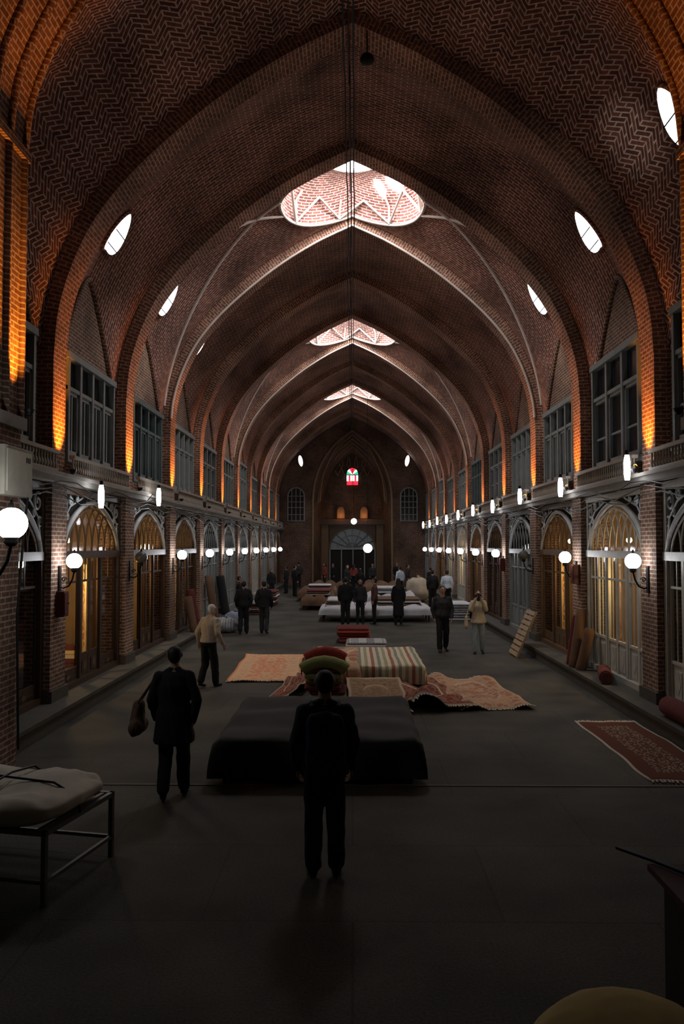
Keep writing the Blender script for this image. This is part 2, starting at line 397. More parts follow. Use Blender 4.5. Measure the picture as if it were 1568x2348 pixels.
f.obj('floor',[M_floor,M_joint])
# ------------------------------------------------------------ end wall
e=MB(); YE=58.4; NW=2.75
P_n=catmull([(2.75,6.0),(2.6,7.3),(2.1,8.7),(1.2,10.0),(0,11.0)],24)
def nz_(x): return float(np.interp(abs(x),P_n[::-1,0],P_n[::-1,1]))
xs=list(np.linspace(-5.3,-NW,5))+list(np.linspace(-NW,NW,33))+list(np.linspace(NW,5.3,5))
for i in range(len(xs)-1):
    x0,x1=xs[i],xs[i+1]
    if x0==x1: continue
    ins=abs((x0+x1)/2)<NW
    z0=nz_(x0) if ins else 0; z1=nz_(x1) if ins else 0
    e.face([(x0,YE,z0),(x1,YE,z1),(x1,YE,12.4),(x0,YE,12.4)],0)
pn=np.vstack([P_n*np.array([-1,1]),P_n[::-1][1:]]); pn=np.vstack([[-2.75,0],pn,[2.75,0]]); Ln=arclen(pn)
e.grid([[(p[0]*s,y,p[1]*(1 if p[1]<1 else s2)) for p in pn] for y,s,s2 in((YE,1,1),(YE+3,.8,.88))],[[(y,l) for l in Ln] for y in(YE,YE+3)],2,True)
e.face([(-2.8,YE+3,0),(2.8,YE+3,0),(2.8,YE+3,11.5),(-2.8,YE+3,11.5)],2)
e.tube([(p[0]*1.02,YE-.03,p[1]) for p in pn],.09,6,1,False)
for k in range(-4,5):
    for s in(-1,1):
        pts=[]
        for t in np.linspace(0,1,14):
            i=int(t*(len(P_n)-1)); px,pz=P_n[i]; x=s*px*(0.97-0.17*abs(k)/5); pts.append((x,YE+.3+(k+4)*.3+ t*0.6*(1 if k%2 else -1),pz*(1-.10*(k+4)/10)-.05))
        e.tube(pts,.04,4,1,False)
for k in range(9):
    x=-2.2+k*.55
    for s in(-1,1): e.tube([(x,YE+2.95,8.0),(x+s*.4,YE+2.9,8.8),(x+s*.3,YE+2.8,9.4)],.04,4,1)
for x,s in((-3.66,1),(3.87,-1)):
    P=[(x+.18*math.cos(a)-s*.06*math.sin(a),YE-.04,8.8+.42*math.sin(a)+.0) for a in np.linspace(0,2*pi,21)]
    e.face(P[:-1][::-1],3); e.tube(P,.04,5,1,False)
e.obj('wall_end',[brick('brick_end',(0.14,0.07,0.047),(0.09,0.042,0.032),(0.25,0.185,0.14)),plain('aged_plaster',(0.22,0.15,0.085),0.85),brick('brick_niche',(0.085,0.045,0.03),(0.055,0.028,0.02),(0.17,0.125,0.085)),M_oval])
g=MB(); zz=7.3
SG=[emit('stained_red',(0.9,0.03,0.05),1.5),emit('stained_white',(0.9,0.95,1),2.6),emit('stained_green',(0.05,0.6,0.3),1.2),M_iron]
for i,x in enumerate((-.42,.02)):
    g.box(x,x+.4,YE+2.9,YE+2.93,zz,zz+.28,0); g.box(x,x+.4,YE+2.9,YE+2.93,zz+.3,zz+.72,1); 
    g.box(x+.14,x+.27,YE+2.87,YE+2.9,zz+.3,zz+.72,0)
for k in range(6):
    a0=k*pi/6;a1=(k+1)*pi/6; g.face([(0,YE+2.9,zz+.78),(.44*math.cos(a0),YE+2.9,zz+.78+.5*math.sin(a0)),(.44*math.cos(a1),YE+2.9,zz+.78+.5*math.sin(a1))],[2,1,0,0,1,2][k])
g.tube([(-.46,YE+2.88,zz-.03),(-.46,YE+2.88,zz+.78)]+[(-.46*math.cos(a),YE+2.88,zz+.78+.52*math.sin(a)) for a in np.linspace(0.1,pi-.1,12)]+[(.46,YE+2.88,zz+.78),(.46,YE+2.88,zz-.03)],.035,5,3)
g.box(-.46,.46,YE+2.86,YE+2.9,zz-.06,zz-.01,3); g.box(-.02,.02,YE+2.85,YE+2.9,zz,zz+1.2,3)
g.obj('stained_glass_window',SG)
p=MB(); PY=YE+2.6
p.box(-2.7,2.7,PY-.5,PY+.3,4.35,4.75,0); p.box(-2.7,-1.75,PY,PY+.3,0,4.35,1); p.box(1.75,2.7,PY,PY+.3,0,4.35,1)
arc=[(1.7*math.cos(a),PY+.05,2.6+1.55*math.sin(a)) for a in np.linspace(0,pi,21)]
for i in range(20):
    a,b=arc[i],arc[i+1]; p.face([(a[0],PY+.02,a[2]),(b[0],PY+.02,b[2]),(b[0],PY+.02,4.4),(a[0],PY+.02,4.4)],0)
    p.face([(0,PY+.2,2.6),(a[0],PY+.2,a[2]),(b[0],PY+.2,b[2])],2)
p.tube(arc,.08,6,1); 
for k in range(1,8):
    a=k*pi/8; p.tube([(0,PY+.1,2.6),(1.7*math.cos(a),PY+.1,2.6+1.55*math.sin(a))],.03,4,3)
for r in(.5,1.1): p.tube([(r*math.cos(a),PY+.1,2.6+r*.9*math.sin(a)) for a in np.linspace(0,pi,15)],.025,4,3)
p.box(-1.7,1.7,PY+.05,PY+.15,2.52,2.66,3)
p.box(-1.7,1.7,PY+.18,PY+.22,0,2.55,4)
for x in(-1.7,-.85,0,.85,1.62): p.box(x,x+.08,PY+.05,PY+.15,0,2.55,3)
for s in(-1,1):
    P=[(s*.85+.28*math.cos(a),PY-.25,5.25+.42*math.sin(a)) for a in np.linspace(0,pi,9)]
    p.face([(s*.85-.28,PY-.25,4.8),(s*.85+.28,PY-.25,4.8)]+P,1)
M_fan=plain('fan_glass',(0.22,0.25,0.26),0.5)
p.obj('end_portal',[M_wood,M_woodl,M_fan,M_greyp,M_dark])
for s in(-1,1): light('portal_lamp','POINT',(s*.85,PY-.7,5.0),12,(1,.40,.10),shadow_soft_size=.08)
def archwin(name,x):
    m=MB(); w=.58
    m.box(x-w,x+w,YE-.05,YE-.02,4.55,6.3,1)
    A=[(x+w*math.cos(a),YE-.05,6.3+.6*math.sin(a)) for a in np.linspace(0,pi,15)]; m.face(A[::-1],1)
    m.tube([(x+w,YE-.08,4.55)]+[(q[0],YE-.08,q[2]) for q in A]+[(x-w,YE-.08,4.55),(x+w,YE-.08,4.55)],.05,5,0)
    for xx in(-.3,0,.3): m.box(x+xx-.02,x+xx+.02,YE-.1,YE-.05,4.55,6.8,0)
    for z in(5.0,5.5,5.9,6.3): m.box(x-w,x+w,YE-.1,YE-.05,z-.02,z+.02,0)
    m.obj(name,[M_greyp,M_gdark])
archwin('window_1',-3.98); archwin('window_2',3.98)
# ------------------------------------------------------------ bay furniture
def upper_window(mp,nm,W=2.9,variant=0,z1=6.32):
    m=MB(); z0=4.42; h=W/2
    m.box(0.0,.02,-h,h,z0,z1,1)
    m.box(0,.13,-h,-h+.09,z0,z1); m.box(0,.13,h-.09,h,z0,z1); m.box(0,.15,-h-.05,h+.05,z0-.07,z0+.05); m.box(0,.15,-h-.05,h+.05,z1-.08,z1+.04)
    zt=z0+(z1-z0)*.675
    m.box(0,.11,-h,h,zt-.035,zt+.035)
    for k in range(1,4 if variant==0 else 3):
        y=-h+W*k/(4 if variant==0 else 3); m.box(0,.12,y-.055,y+.055,z0,z1)
    nn=4 if variant==0 else 3
    for k in range(nn):
        ya=-h+W*k/nn; yb=ya+W/nn; ym=(ya+yb)/2
        if variant==0: m.box(0,.07,ym-.03,ym+.03,z0,zt)
        for q in(ya+.06,yb-.12): m.box(0,.08,q,q+.06,z0,zt)
        m.box(0,.08,ya,yb,z0+.04,z0+.16); m.box(0,.08,ya,yb,zt-.1,zt)
        if variant==1: m.box(0,.06,ya,yb,z0+.62,z0+.66)
    return m.mesh(nm,[mp,M_gdark])
UW=[upper_window(M_greyp,'window_grey'),upper_window(M_teal,'window_teal'),upper_window(M_greyp,'window_white',2.9,1,6.62),upper_window(M_greyp,'window_b',2.7,1)]
def balustrade():
    m=MB(); m.box(-.05,.05,-1.85,1.85,4.36,4.42); m.box(-.04,.04,-1.85,1.85,4.06,4.11)
    for k in range(30):
        y=-1.8+k*3.6/29; m.tube([(0,y,4.1),(0,y,4.18),(0,y,4.25),(0,y,4.38)],[.016,.036,.016,.02],5)
    return m.mesh('balustrade',[M_bal])
BAL=balustrade()
def archz(y,a=1.72,h=.86,b=2.74):
    q=min(1,abs(y)/a); return b+h*(1-q**1.9)**0.62+ .08*(1-q)
def shopfront(nm,mp,ms,variant=0):
    m=MB(); b=1.85
    for y in(-b,b-.12): m.box(0,.12,y,y+.12,.26,3.86)
    m.box(0,.14,-b,b,2.6,2.74); m.box(0,.14,-b,b,3.76,3.88); m.box(0,.13,-b,b,.26,.36)
    divs=[-b+.06,-.62,.62,b-.06]
    D=.07 if variant==0 else .05
    for y in(-.62,.62): m.box(0,.09,y-.05,y+.05,.26,2.6)
    for i in range(3):
        a,c=divs[i]+.06,divs[i+1]-.06
        nl=2 if (variant==0 or i==1) else 1
        for k in range(nl):
            p,q=a+(c-a)*k/nl,a+(c-a)*(k+1)/nl
            m.box(.03,D,p,p+.05,.3,2.6); m.box(.03,D,q-.05,q,.3,2.6)
            ph=.95 if variant==0 else (.75 if i==1 else .55)
            m.box(.03,.045,p,q,.3,ph); m.box(.045,.06,p+.12,q-.12,.42,ph-.1); 
            ym=(p+q)/2; zm=(.36+ph)/2; h_=(ph-.4)/3
            m.face([(.065,ym-.12,zm),(.065,ym,zm-h_),(.065,ym+.12,zm),(.065,ym,zm+h_)],2)
            m.box(.03,D,p,q,ph,ph+.05); m.box(.03,D,p,q,2.15,2.19)
            if variant==0: m.box(.04,.06,ym-.012,ym+.012,ph,2.6)
            if variant==1: m.box(.04,.055,ym-.012,ym+.012,2.15,2.6)
    m.box(.01,.014,-b,b,.5,3.8,1)
    ay=np.linspace(-1.72,1.72,41)
    m.tube([(.1,y,archz(y)) for y in ay],.05,5,3)
    m.tube([(.1,y*.9,2.74+(archz(y)-2.74)*.88) for y in ay],.022,4,2)
    for i in range(40):
        y0,y1=ay[i],ay[i+1]; m.face([(.03,y0,archz(y0)),(.03,y1,archz(y1)),(.03,y1,3.8),(.03,y0,3.8)],4)
    for sg in(-1,1): m.box(.02,.03,min(sg*1.72,sg*1.85),max(sg*1.72,sg*1.85),2.74,3.8,4)
    rr=1.05
    for k in range(-4,5):
        y0=k*.4
        for s in(-1,1):
            pts=[]
            for th in np.linspace(0,1.45,13):
                y=y0+s*rr*(1-math.cos(th)); z=2.74+rr*.9*math.sin(th)
                if abs(y)<1.6 and z<archz(y)-.03: pts.append((.08,y,z))
                else: break
            if len(pts)>2: m.tube(pts,.02,4,2,False)
    for s in(-1,1):
        for (cy,cz,r0,tw) in((1.6,3.55,.17,1),(1.25,3.66,.10,-1),(1.70,3.25,.12,-1),(.92,3.70,.06,1),(1.45,3.36,.07,1)):
            pts=[(.09,s*(cy+r0*(1-t*.8)*math.cos(tw*t*9+1)),cz+r0*(1-t*.8)*math.sin(tw*t*9+1)) for t in np.linspace(0,1,22)]
            m.tube(pts,.022,4,3,False)
        m.tube([(.09,s*1.75,2.85),(.09,s*1.62,3.3),(.09,s*1.3,3.55),(.09,s*.6,3.74)],.02,4,3,False)
    return m.mesh(nm,[mp,M_glass,ms,M_scroll,M_dark])
SF={'wood':shopfront('sf_wood',M_wood,M_woodl,1),'white':shopfront('sf_white',M_whitep,M_whitep,0),'grey':shopfront('sf_grey',M_greyp,M_greyp,0),'honey':shopfront('sf_honey',M_woodl,M_woodl,2)}
M_bulb=emit('shop_bulb',(1,.8,.5),12)
def interior(nm,seed,ca,cb):
    rr=random.Random(seed); m=MB(); b=2.0
    m.face([(-2,-b,.27),(-2,b,.27),(-2,b,3.85),(-2,-b,3.85)],0)
    for s in(-b,b): m.face([(0,s,.27),(-2,s,.27),(-2,s,3.85),(0,s,3.85)],0)
    m.face([(0,-b,3.84),(-2,-b,3.84),(-2,b,3.84),(0,b,3.84)],0)
    for k,(y0,y1,x) in enumerate(((-1.7,-.9,-.35),(-.6,.5,-1.5),(.75,1.75,-.4),(-1.6,-.7,-1.7),(.8,1.7,-1.8))):
        mi=1 if (k+seed)%2 else 2
        n=13
        m.grid([[(x+.04*math.sin(14*t+k)+.3*(t-.5)*(1 if k<1 else -1),y0+(y1-y0)*t,z) for t in np.linspace(0,1,n)] for z in(.5,2.45)],[[(t,v) for t in np.linspace(0,1,n)] for v in(0,1)],mi)
    for k in range(8):
        y=-1.6+k*.45; h=.2+.6*rr.random()
        if rr.random()<.7:
            zz=.27
            while zz<.27+h:
                m.box(-1.1-.1*rr.random(),-.65,y-.2,y+.2,zz,zz+.08,rr.choice((1,2,3))); zz+=.09
    m.sphere((-.25,-.3,2.95),.06,4,10,6); m.sphere((-.9,.9,3.2),.06,4,10,6)
    return m.mesh(nm,[M_warm,ca,cb,F_maroon,M_bulb])
INT=[interior('shop_int_a',1,C_gold,C_cream),interior('shop_int_b',2,C_cream,C_red)]
INTD=[]
for q in INT:
    q2=q.copy(); q2.materials[4]=M_iron; INTD.append(q2)
def oval_mesh():
    m=MB()
    def pt(a,r,off):
        t=r*0.34*math.cos(a)/HB; sl=1.08+r*0.43*math.sin(a)
        s=section(t); l=arclen(s); x=np.interp(sl,l,s[:,0]); z=np.interp(sl,l,s[:,1])
        return (x-off,t*HB,z-off)
    NA=28
    P=[[pt(2*pi*k/NA,r,.05) for k in range(NA+1)] for r in(.02,.5,1.0)]
    m.grid(P,None,0,True)
    m.tube([pt(2*pi*k/NA,1.05,.02) for k in range(NA+1)],.045,6,1,False)
    for q in(-.35,.35): m.tube([pt(math.asin(q),1,.07),pt(pi-math.asin(q),1,.07)],.012,4,2)
    return m.mesh('oval',[M_oval,M_rib,M_iron])
OV=oval_mesh()
for sgn,n in((1,0),(1,1),(1,-1),(-1,0),(-1,1),(-1,2)):
    yc=Y0+SP*n+SP/2; place(OV,'oval_skylight',(0,yc,0),0 if sgn>0 else pi)
def globe_lamp():
    m=MB(); gx=.25; m.sphere((gx,0,2.58),.132,0,20,12)
    m.tube([(gx,0,2.39),(gx,0,2.42),(gx,0,2.45),(gx,0,2.47)],[.03,.06,.05,.07],10,1)
    m.tube([(.0,0,2.15),(.07,0,2.12),(.16,0,2.16),(.22,0,2.27),(gx,0,2.40)],.016,6,1)
    m.tube([(.08+.05*math.cos(t)*(1-t/9),0,2.27+.05*math.sin(t)*(1-t/9)) for t in np.linspace(0,8,24)],.010,4,1)
    m.tube([(gx,0,2.70),(gx,0,2.74),(gx,0,2.78)],[.03,.02,.006],8,1)
    m.box(-.01,.02,-.05,.05,2.05,2.5,1)
    return m
GL=globe_lamp().mesh('globe_lamp',[M_globe,M_iron]); GLoff=globe_lamp().mesh('globe_lamp_off',[plain('unlit_globe',(0.10,0.10,0.10),0.3),M_iron])
def flood():
    m=MB(); m.tube([(0,0,4.06),(.15,0,4.25),(.3,0,4.2)],.012,5,1); m.tube([(.3,0,3.98),(.3,0,4.10),(.3,0,4.28),(.3,0,4.40)],[.04,.055,.055,.035],10,0); m.tube([(.3,0,4.40),(.3,0,4.48)],.035,8,1)
    return m.mesh('tube_lamp',[M_tube,M_iron])
FL=flood()
def uplight():
    m=MB(); m.tube([(0,0,4.06),(0,0,4.09),(0,0,4.12),(0,0,4.13)],[.03,.05,.06,.065],10,0,False); m.tube([(0,0,4.08),(0,0,4.09)],.05,10,0); return m.mesh('uplight',[M_iron])
UL=uplight()
LIT={-1:{0:1.0,1:1.0,2:.35},1:{0:1.0,1:.6,4:.5,5:.9,6:.7,7:.5}}
KIND={-1:['wood','wood','wood','grey','grey','grey','white','grey','grey','wood'],1:['white','honey','grey','wood','honey','white','grey','honey','grey','grey']}
WK={-1:[0,1,0,3,0,2,3,0,1,0],1:[2,0,0,3,1,3,0,2,0,0]}
for sgn in(-1,1):
    rz=0 if sgn<0 else pi
    for n in range(-1,10):
        yc=Y0+SP*n+SP/2
        k=KIND[sgn][max(n,0)]
        pw=LIT[sgn].get(n,0)
        place(SF[k],'shopfront',(sgn*5.2,yc,0),rz)
        place((INT if pw else INTD)[(n+(sgn>0))%2],'shop_interior',(sgn*5.24,yc,0),rz)
        place(UW[WK[sgn][max(n,0)]],'window_%d'%(3+(n+1)+(11 if sgn>0 else 0)),(sgn*5.24,yc,0),rz)
        place(BAL,'balustrade',(sgn*4.9,yc,0),rz)
        if pw: light('shop_lamp','POINT',(sgn*5.75,yc+.1,2.2),68*pw,(1,.66,.28),shadow_soft_size=.12)
    for n in range(0,10):
        y=Y0+SP*n
        off=(sgn<0 and n==1) or (sgn>0 and n==2)
        place(GLoff if off else GL,'globe_wall_lamp',(sgn*4.96,y,0),rz)
        if sgn>0: place(FL,'fluorescent_lamp',(sgn*4.9,y-.1,-.08+.12*R.random()),rz)
        place(UL,'uplight_fixture',(sgn*4.72,y-.10,0),rz)
        light('orange_uplight','SPOT',(sgn*4.72,y-.10,4.15),540 if n<4 else 380,(1.0,.31,.025),spot_size=math.radians(52),spot_blend=1.0,shadow_soft_size=.04,target=(sgn*5.02,y+.03,5.05))
for y,z in((15.1,-.45),(19.6,-.2)): place(FL,'fluorescent_lamp',(-4.9,y,z),0)
place(GL,'globe_wall_lamp',(-3.85,8.55,-.15),0,None,1.25)
for sgn in(-1,1):
    place(UL,'uplight_fixture',(sgn*3.86,9.8,.34),0)
    light('orange_uplight','SPOT',(sgn*3.82,9.8,4.52),650,(1.0,.33,.03),spot_size=math.radians(54),spot_blend=1.0,shadow_soft_size=.04,target=(sgn*4.08,9.75,5.7))
b=MB(); b.box(-4.06,-3.87,9.15,9.95,3.42,3.98,0); b.box(-3.87,-3.855,9.2,9.9,3.46,3.94,0)
for k in range(3): b.box(-3.856,-3.85,9.72+k*.05,9.74+k*.05,3.82,3.88,1)
b.tube([(-3.9,9.9,3.42),(-3.95,9.92,3.0),(-4.03,9.95,2.0),(-4.01,10.0,.4)],.015,5,1)
b.obj('electrical_box',[plain('beige_metal',(0.42,0.40,0.32),0.5),M_dark])
# cables along the axis
cb=MB()
for dx,z in((-.12,10.9),(-.04,11.1),(.03,10.75)):
    pts=[]
    for n in range(-1,10):
        for t in np.linspace(0,1,7)[:-1]: pts.append((dx+.02*math.sin(n*2.1),Y0+SP*(n+t)-.0,z-.25*4*t*(1-t)*(1 if dx<0 else .5)))
    cb.tube([(dx,4,z+.3)]+pts,.014,5,0,False)
for n in range(0,10): cb.tube([(-.05,Y0+SP*n,11.75),(-.05,Y0+SP*n,10.8)],.012,4)
cb.tube([(.25,13.6,11.5),(.25,13.6,11.1)],.012,4); cb.sphere((.25,13.6,11.0),(.12,.12,.1),0)
cb.obj('overhead_cables',[M_iron])
pl=MB(); pl.tube([(.83,45,11.0),(.83,45,2.95)],.01,4,1); pl.tube([(.83,45,2.95),(.83,45,2.85)],[.03,.08],8,1); pl.sphere((.83,45,2.68),.24,0)
pl.obj('pendant_globe_lamp',[M_globe,M_iron])
pl=MB(); pl.tube([(.1,57.5,9.8),(.1,57.5,4.7)],.015,4,1); pl.sphere((.1,57.5,4.5),.2,0); pl.obj('pendant_globe_lamp',[M_globe,M_iron])
wr=MB()
for sgn in(-1,1):
    for q in range(3):
        pts=[]
        for i in range(60):
            y=10.3+i*.8; pts.append((sgn*(4.78-.03*q),y,3.86-.12*q+.08*math.sin(i*1.7+q)))
        wr.tube(pts,.012,4,0,False)
wr.obj('wall_wiring',[M_iron])
REDE=plain('dark_red_enamel',(0.08,0.008,0.008),0.45)
for (x,y,z) in((-4.89,13.95,1.65),(4.89,18.3,2.0),(4.89,27.2,2.0)):
    m=MB(); m.box(x-.07,x+.07,y-.11,y+.11,z,z+.42); s=-1 if x>0 else 1; m.box(min(x+s*.07,x+s*.08),max(x+s*.07,x+s*.08),y-.09,y+.09,z+.03,z+.39); m.sphere((x+s*.09,y+.06,z+.22),.014)
    m.obj('fire_hose_box',[REDE])
# ------------------------------------------------------------ rugs & stalls
def rug(name,cx,cy,w,l,rot,z,mat,amp=.02,seed=0,hf=None,fringe=True,n=26):
    m=MB(); ca,sa=math.cos(rot),math.sin(rot)
    def P(u,v):
        x=(u-.5)*w; y=(v-.5)*l
        h=z+.012+max(0,noise.noise(Vector((x*1.3+seed,y*1.3,seed))))*amp*2
        dx=0.05*noise.noise(Vector((v*4,seed,1))); dy=.05*noise.noise(Vector((u*4,seed,5)))
        if hf: h+=hf(u,v)
        x+=dx;y+=dy
        return (cx+x*ca-y*sa,cy+x*sa+y*ca,h)
    us=np.linspace(0,1,n); 
    m.grid([[P(u,v) for v in us] for u in us],[[(u,v) for v in us] for u in us],0,True)
    if fringe:
        K=int(w*22)
        for v,s in((0,-1),(1,1)):
            for k in range(K):
                u=(k+.5)/K; a=Vector(P(u-.25/K,v)); b_=Vector(P(u+.25/K,v)); d=Vector((-sa*s,ca*s,0))*(.07+.03*R.random()); d.x+=R.uniform(-.02,.02)
                m.face([a,b_,b_+d-Vector((0,0,.005)),a+d-Vector((0,0,.005))],1)
    o=m.obj(name,[mat,F_fringe]); md=o.modifiers.new('s','SOLIDIFY'); md.thickness=.012; md.offset=-1; return o
def draped(name,x0,x1,y0,y1,zt,hang,mat,amp=.03,seed=0,under=True,ztop=None):
    m=MB(); n=44; ov=hang
    def P(a,b):
        X=x0-ov+(x1-x0+2*ov)*a; Y=y0-ov+(y1-y0+2*ov)*b
        ox=max(x0-X,X-x1,0); oy=max(y0-Y,Y-y1,0)
        sx=-1 if X<x0 else 1; sy=-1 if Y<y0 else 1
        hx=min(max(X,x0),x1); hy=min(max(Y,y0),y1)
        o=max(ox,oy)
        wob=.05*math.sin((hx*7 if oy>ox else hy*7)+seed)*min(1,o*3)+.02*min(1,o*5)
        if ox>=oy and ox>0: hx+=sx*(.02+wob+.05); hy+=sy*oy*.35*(oy>0)
        elif oy>0: hy+=sy*(.02+wob+.05); hx+=sx*ox*.35*(ox>0)
        z=zt-o+amp*noise.noise(Vector((X*1.7,Y*1.7,seed)))*(1 if o==0 else .3)
        if ztop and o==0: z+=ztop((hx-x0)/(x1-x0),(hy-y0)/(y1-y0))
        return (hx,hy,max(z,.01))
    us=np.linspace(0,1,n)
    m.grid([[P(u,v) for v in us] for u in us],[[(u*(x1-x0+2*ov)/4,v) for v in us] for u in us],0,True)
    if under:
        for x in(x0+.06,x1-.06):
            for y in(y0+.06,(y0+y1)/2,y1-.06): m.box(x-.025,x+.025,y-.025,y+.025,0,zt-.05,1)
        m.box(x0+.03,x1-.03,y0+.03,y1-.03,zt-.10,zt-.05,1)
    return m.obj(name,[mat,M_iron])
draped('tarp_covered_platform',-1.60,.76,10.05,12.85,.52,.44,F_tarp,.05,1)
rug('carpet',-1.95,19.5,1.5,4.3,.03,0,C_orange,.04,1)
draped('rug_display_platform',.14,1.38,16.6,19.6,.46,.36,S_kilim,.05,3)
draped('rug_display_platform',-.75,.08,16.4,19.9,.46,.34,C_tan,.06,4,ztop=lambda u,v:.06*math.sin(v*18))
rug('carpet',-1.12,16.9,.6,3.2,-.12,0,C_red,.10,2,hf=lambda u,v:.16*u*u)
rug('carpet',.45,15.2,1.05,2.2,.05,0,C_brown,.05,3,hf=lambda u,v:.36*max(0,v-.3))
rug('carpet',1.3,16.1,1.15,3.6,.16,.02,C_red,.12,4,hf=lambda u,v:.20*max(0,math.sin(u*6.0))*(1-.4*v)+.10*math.exp(-((v-.05)/.08)**2))
rug('carpet',2.35,16.1,1.35,3.2,.10,0,C_tan,.07,5,hf=lambda u,v:.07*max(0,math.sin(u*9)))
rug('carpet',4.08,11.85,.98,3.4,0,0,C_near,.012,6)
def stack(name,x0,x1,y0,y1,z0,layers,mats,seed=0):
    rr=random.Random(seed); m=MB(); z=z0
    for i in range(layers):
        t=.07+.05*rr.random(); dx=rr.uniform(-.05,.05);dy=rr.uniform(-.05,.05); a,b_,c,d=x0+dx,x1+dx,y0+dy,y1+dy
        P=[];n=16
        for v in np.linspace(0,1,n):
            y=c+(d-c)*v; row=[]
            for k in range(13):
                th=2*pi*k/12; cx=(a+b_)/2; ex=math.copysign(abs(math.cos(th))**.35,math.cos(th)); ez=math.copysign(abs(math.sin(th))**.6,math.sin(th))
                row.append((cx+(b_-a)/2*ex*(1-.05*abs(2*v-1)**6),y,z+t/2+t/2*ez*(1-.5*abs(2*v-1)**8)+.012*math.sin(v*7+i)))
            P.append(row)
        mi=i%len(mats); m.grid(P,[[(k/12,v) for k in range(13)] for v in np.linspace(0,1,n)],mi,True); m.face(P[0][:-1],mi); m.face(P[-1][:-1][::-1],mi)
        z+=t*.92
    return m.obj(name,mats)
stack('folded_rug_stack',-.80,-.14,14.5,15.4,0,8,[F_maroon,F_brown,F_green,F_maroon],1)
def roll(name,a,b,r,mat,sag=0):
    m=MB(); a=Vector(a);b=Vector(b)
    pts=[a.lerp(b,t)-Vector((0,0,sag*(2*t-1)**2)) for t in (0,.02,.15,.3,.5,.7,.85,.98,1)]
    m.tube(pts,[r*.9,r,r,r*.97,r,r*.98,r,r,r*.9],16,0)
    d=(b-a).normalized(); s=d.orthogonal().normalized(); t=d.cross(s)
    for e_,o in((pts[0],-1),(pts[-1],1)):
        m.tube([e_+d*o*.006+(s*math.cos(q)+t*math.sin(q))*r*.9*q/16 for q in np.linspace(1,16,50)],.008,4,1,False)
    return m.obj(name,[mat,F_brown])
roll('rolled_rug',(-.82,14.78,.96),(-.14,14.8,.96),.10,F_red,.12)
roll('rolled_rug',(-.88,14.55,.82),(-.10,14.55,.82),.11,F_green,.14)
stack('folded_rug_stack',-.45,.5,24.2,25.4,0,5,[F_maroon,F_red],2)
stack('folded_rug_stack',-.2,.9,22.4,23.5,0,3,[S_grey,F_white],3)
draped('rug_display_platform',-1.15,2.9,30.9,33.5,.48,.22,F_white,.10,5,ztop=lambda u,v:.10*abs(math.sin(u*9)))
stack('folded_rug_stack',-1.0,-.1,31.2,33.2,.55,3,[F_white,F_brown],4)
stack('folded_rug_stack',.9,2.6,31.4,33.2,.55,3,[F_brown,F_white],5)
draped('rug_display_platform',.7,2.8,37.5,40,.55,.3,F_white,.10,6,ztop=lambda u,v:.12*abs(math.sin(u*11)))
stack('folded_rug_stack',1.0,2.4,37.8,39.5,.66,3,[F_white,S_grey],6)
draped('rug_display_platform',-2.7,-.9,42,45,.5,.3,F_brown,.10,7,ztop=lambda u,v:.12*abs(math.sin(u*11)))
stack('folded_rug_stack',-2.3,-1.1,42.5,44,.6,3,[F_white,F_maroon],7)
draped('rug_display_platform',-2.4,-.6,48,51,.5,.3,F_brown,.10,8,ztop=lambda u,v:.2*abs(math.sin(u*8)))
draped('rug_display_platform',.6,2.6,47,51,.5,.3,F_brown,.10,9,ztop=lambda u,v:.2*abs(math.sin(u*8)))
draped('rug_display_platform',-2.2,-.9,36.5,39.5,.5,.3,F_brown,.10,11,ztop=lambda u,v:.15*abs(math.sin(u*8)))
stack('folded_rug_stack',-2.1,-1.0,37,39,.6,3,[F_white,F_brown,F_maroon],12)
stack('folded_rug_stack',3.6,4.5,31.5,33.3,0,7,[F_white,S_grey],9)
stack('folded_rug_stack',-4.5,-3.7,34.0,35.6,0,6,[F_brown,F_maroon,S_grey],21)
stack('folded_rug_stack',-4.5,-3.6,39.0,41.0,0,7,[F_maroon,F_white,F_brown],22)
m=MB()
for k in range(2):
    y=21.1+k*.75; m.hexa([(4.12,y,0.0),(4.18,y,0.0),(4.18,y+.06,0.0),(4.12,y+.06,0.0),(4.62,y,1.15),(4.68,y,1.15),(4.68,y+.06,1.15),(4.62,y+.06,1.15)])
for k in range(9):
    t=.04+k*.112; x=4.12+.5*t; z=1.15*t; m.hexa([(x-.03,21.0,z),(x,21.0,z-.013),(x,22.0,z-.013),(x-.03,22.0,z),(x+.01,21.0,z+.09),(x+.04,21.0,z+.08),(x+.04,22.0,z+.08),(x+.01,22.0,z+.09)])
m.obj('wooden_pallet',[plain('pale_pine',(0.42,0.30,0.18),0.7,scale=9)])
roll('rolled_rug',(4.72,17.8,.26),(4.93,17.9,1.45),.13,F_brown); roll('rolled_rug',(4.75,18.15,.26),(4.9,18.2,1.3),.12,F_maroon); roll('rolled_rug',(4.74,17.4,.26),(4.95,17.4,1.1),.11,F_brown)
roll('rolled_rug',(4.72,15.6,.39),(4.92,16.4,.39),.13,F_maroon)
roll('rolled_rug',(4.80,10.6,.41),(4.80,12.8,.41),.15,F_maroon)
roll('rolled_rug',(-4.7,28.5,.26),(-4.95,28.5,1.8),.14,F_brown); roll('rolled_rug',(-4.72,31.0,.26),(-4.95,31.0,1.7),.16,F_tarp)
roll('rolled_rug',(-4.72,25.2,.26),(-4.93,25.2,1.5),.13,F_maroon); roll('rolled_rug',(-4.72,24.8,.26),(-4.93,24.9,1.3),.12,F_brown)
BA=-.21
m=MB(); 
for x in(-2.22,-3.6,-4.9):
    for y in(6.62,7.7): m.box(x-.02,x+.02,y-.02,y+.02,0,.58)
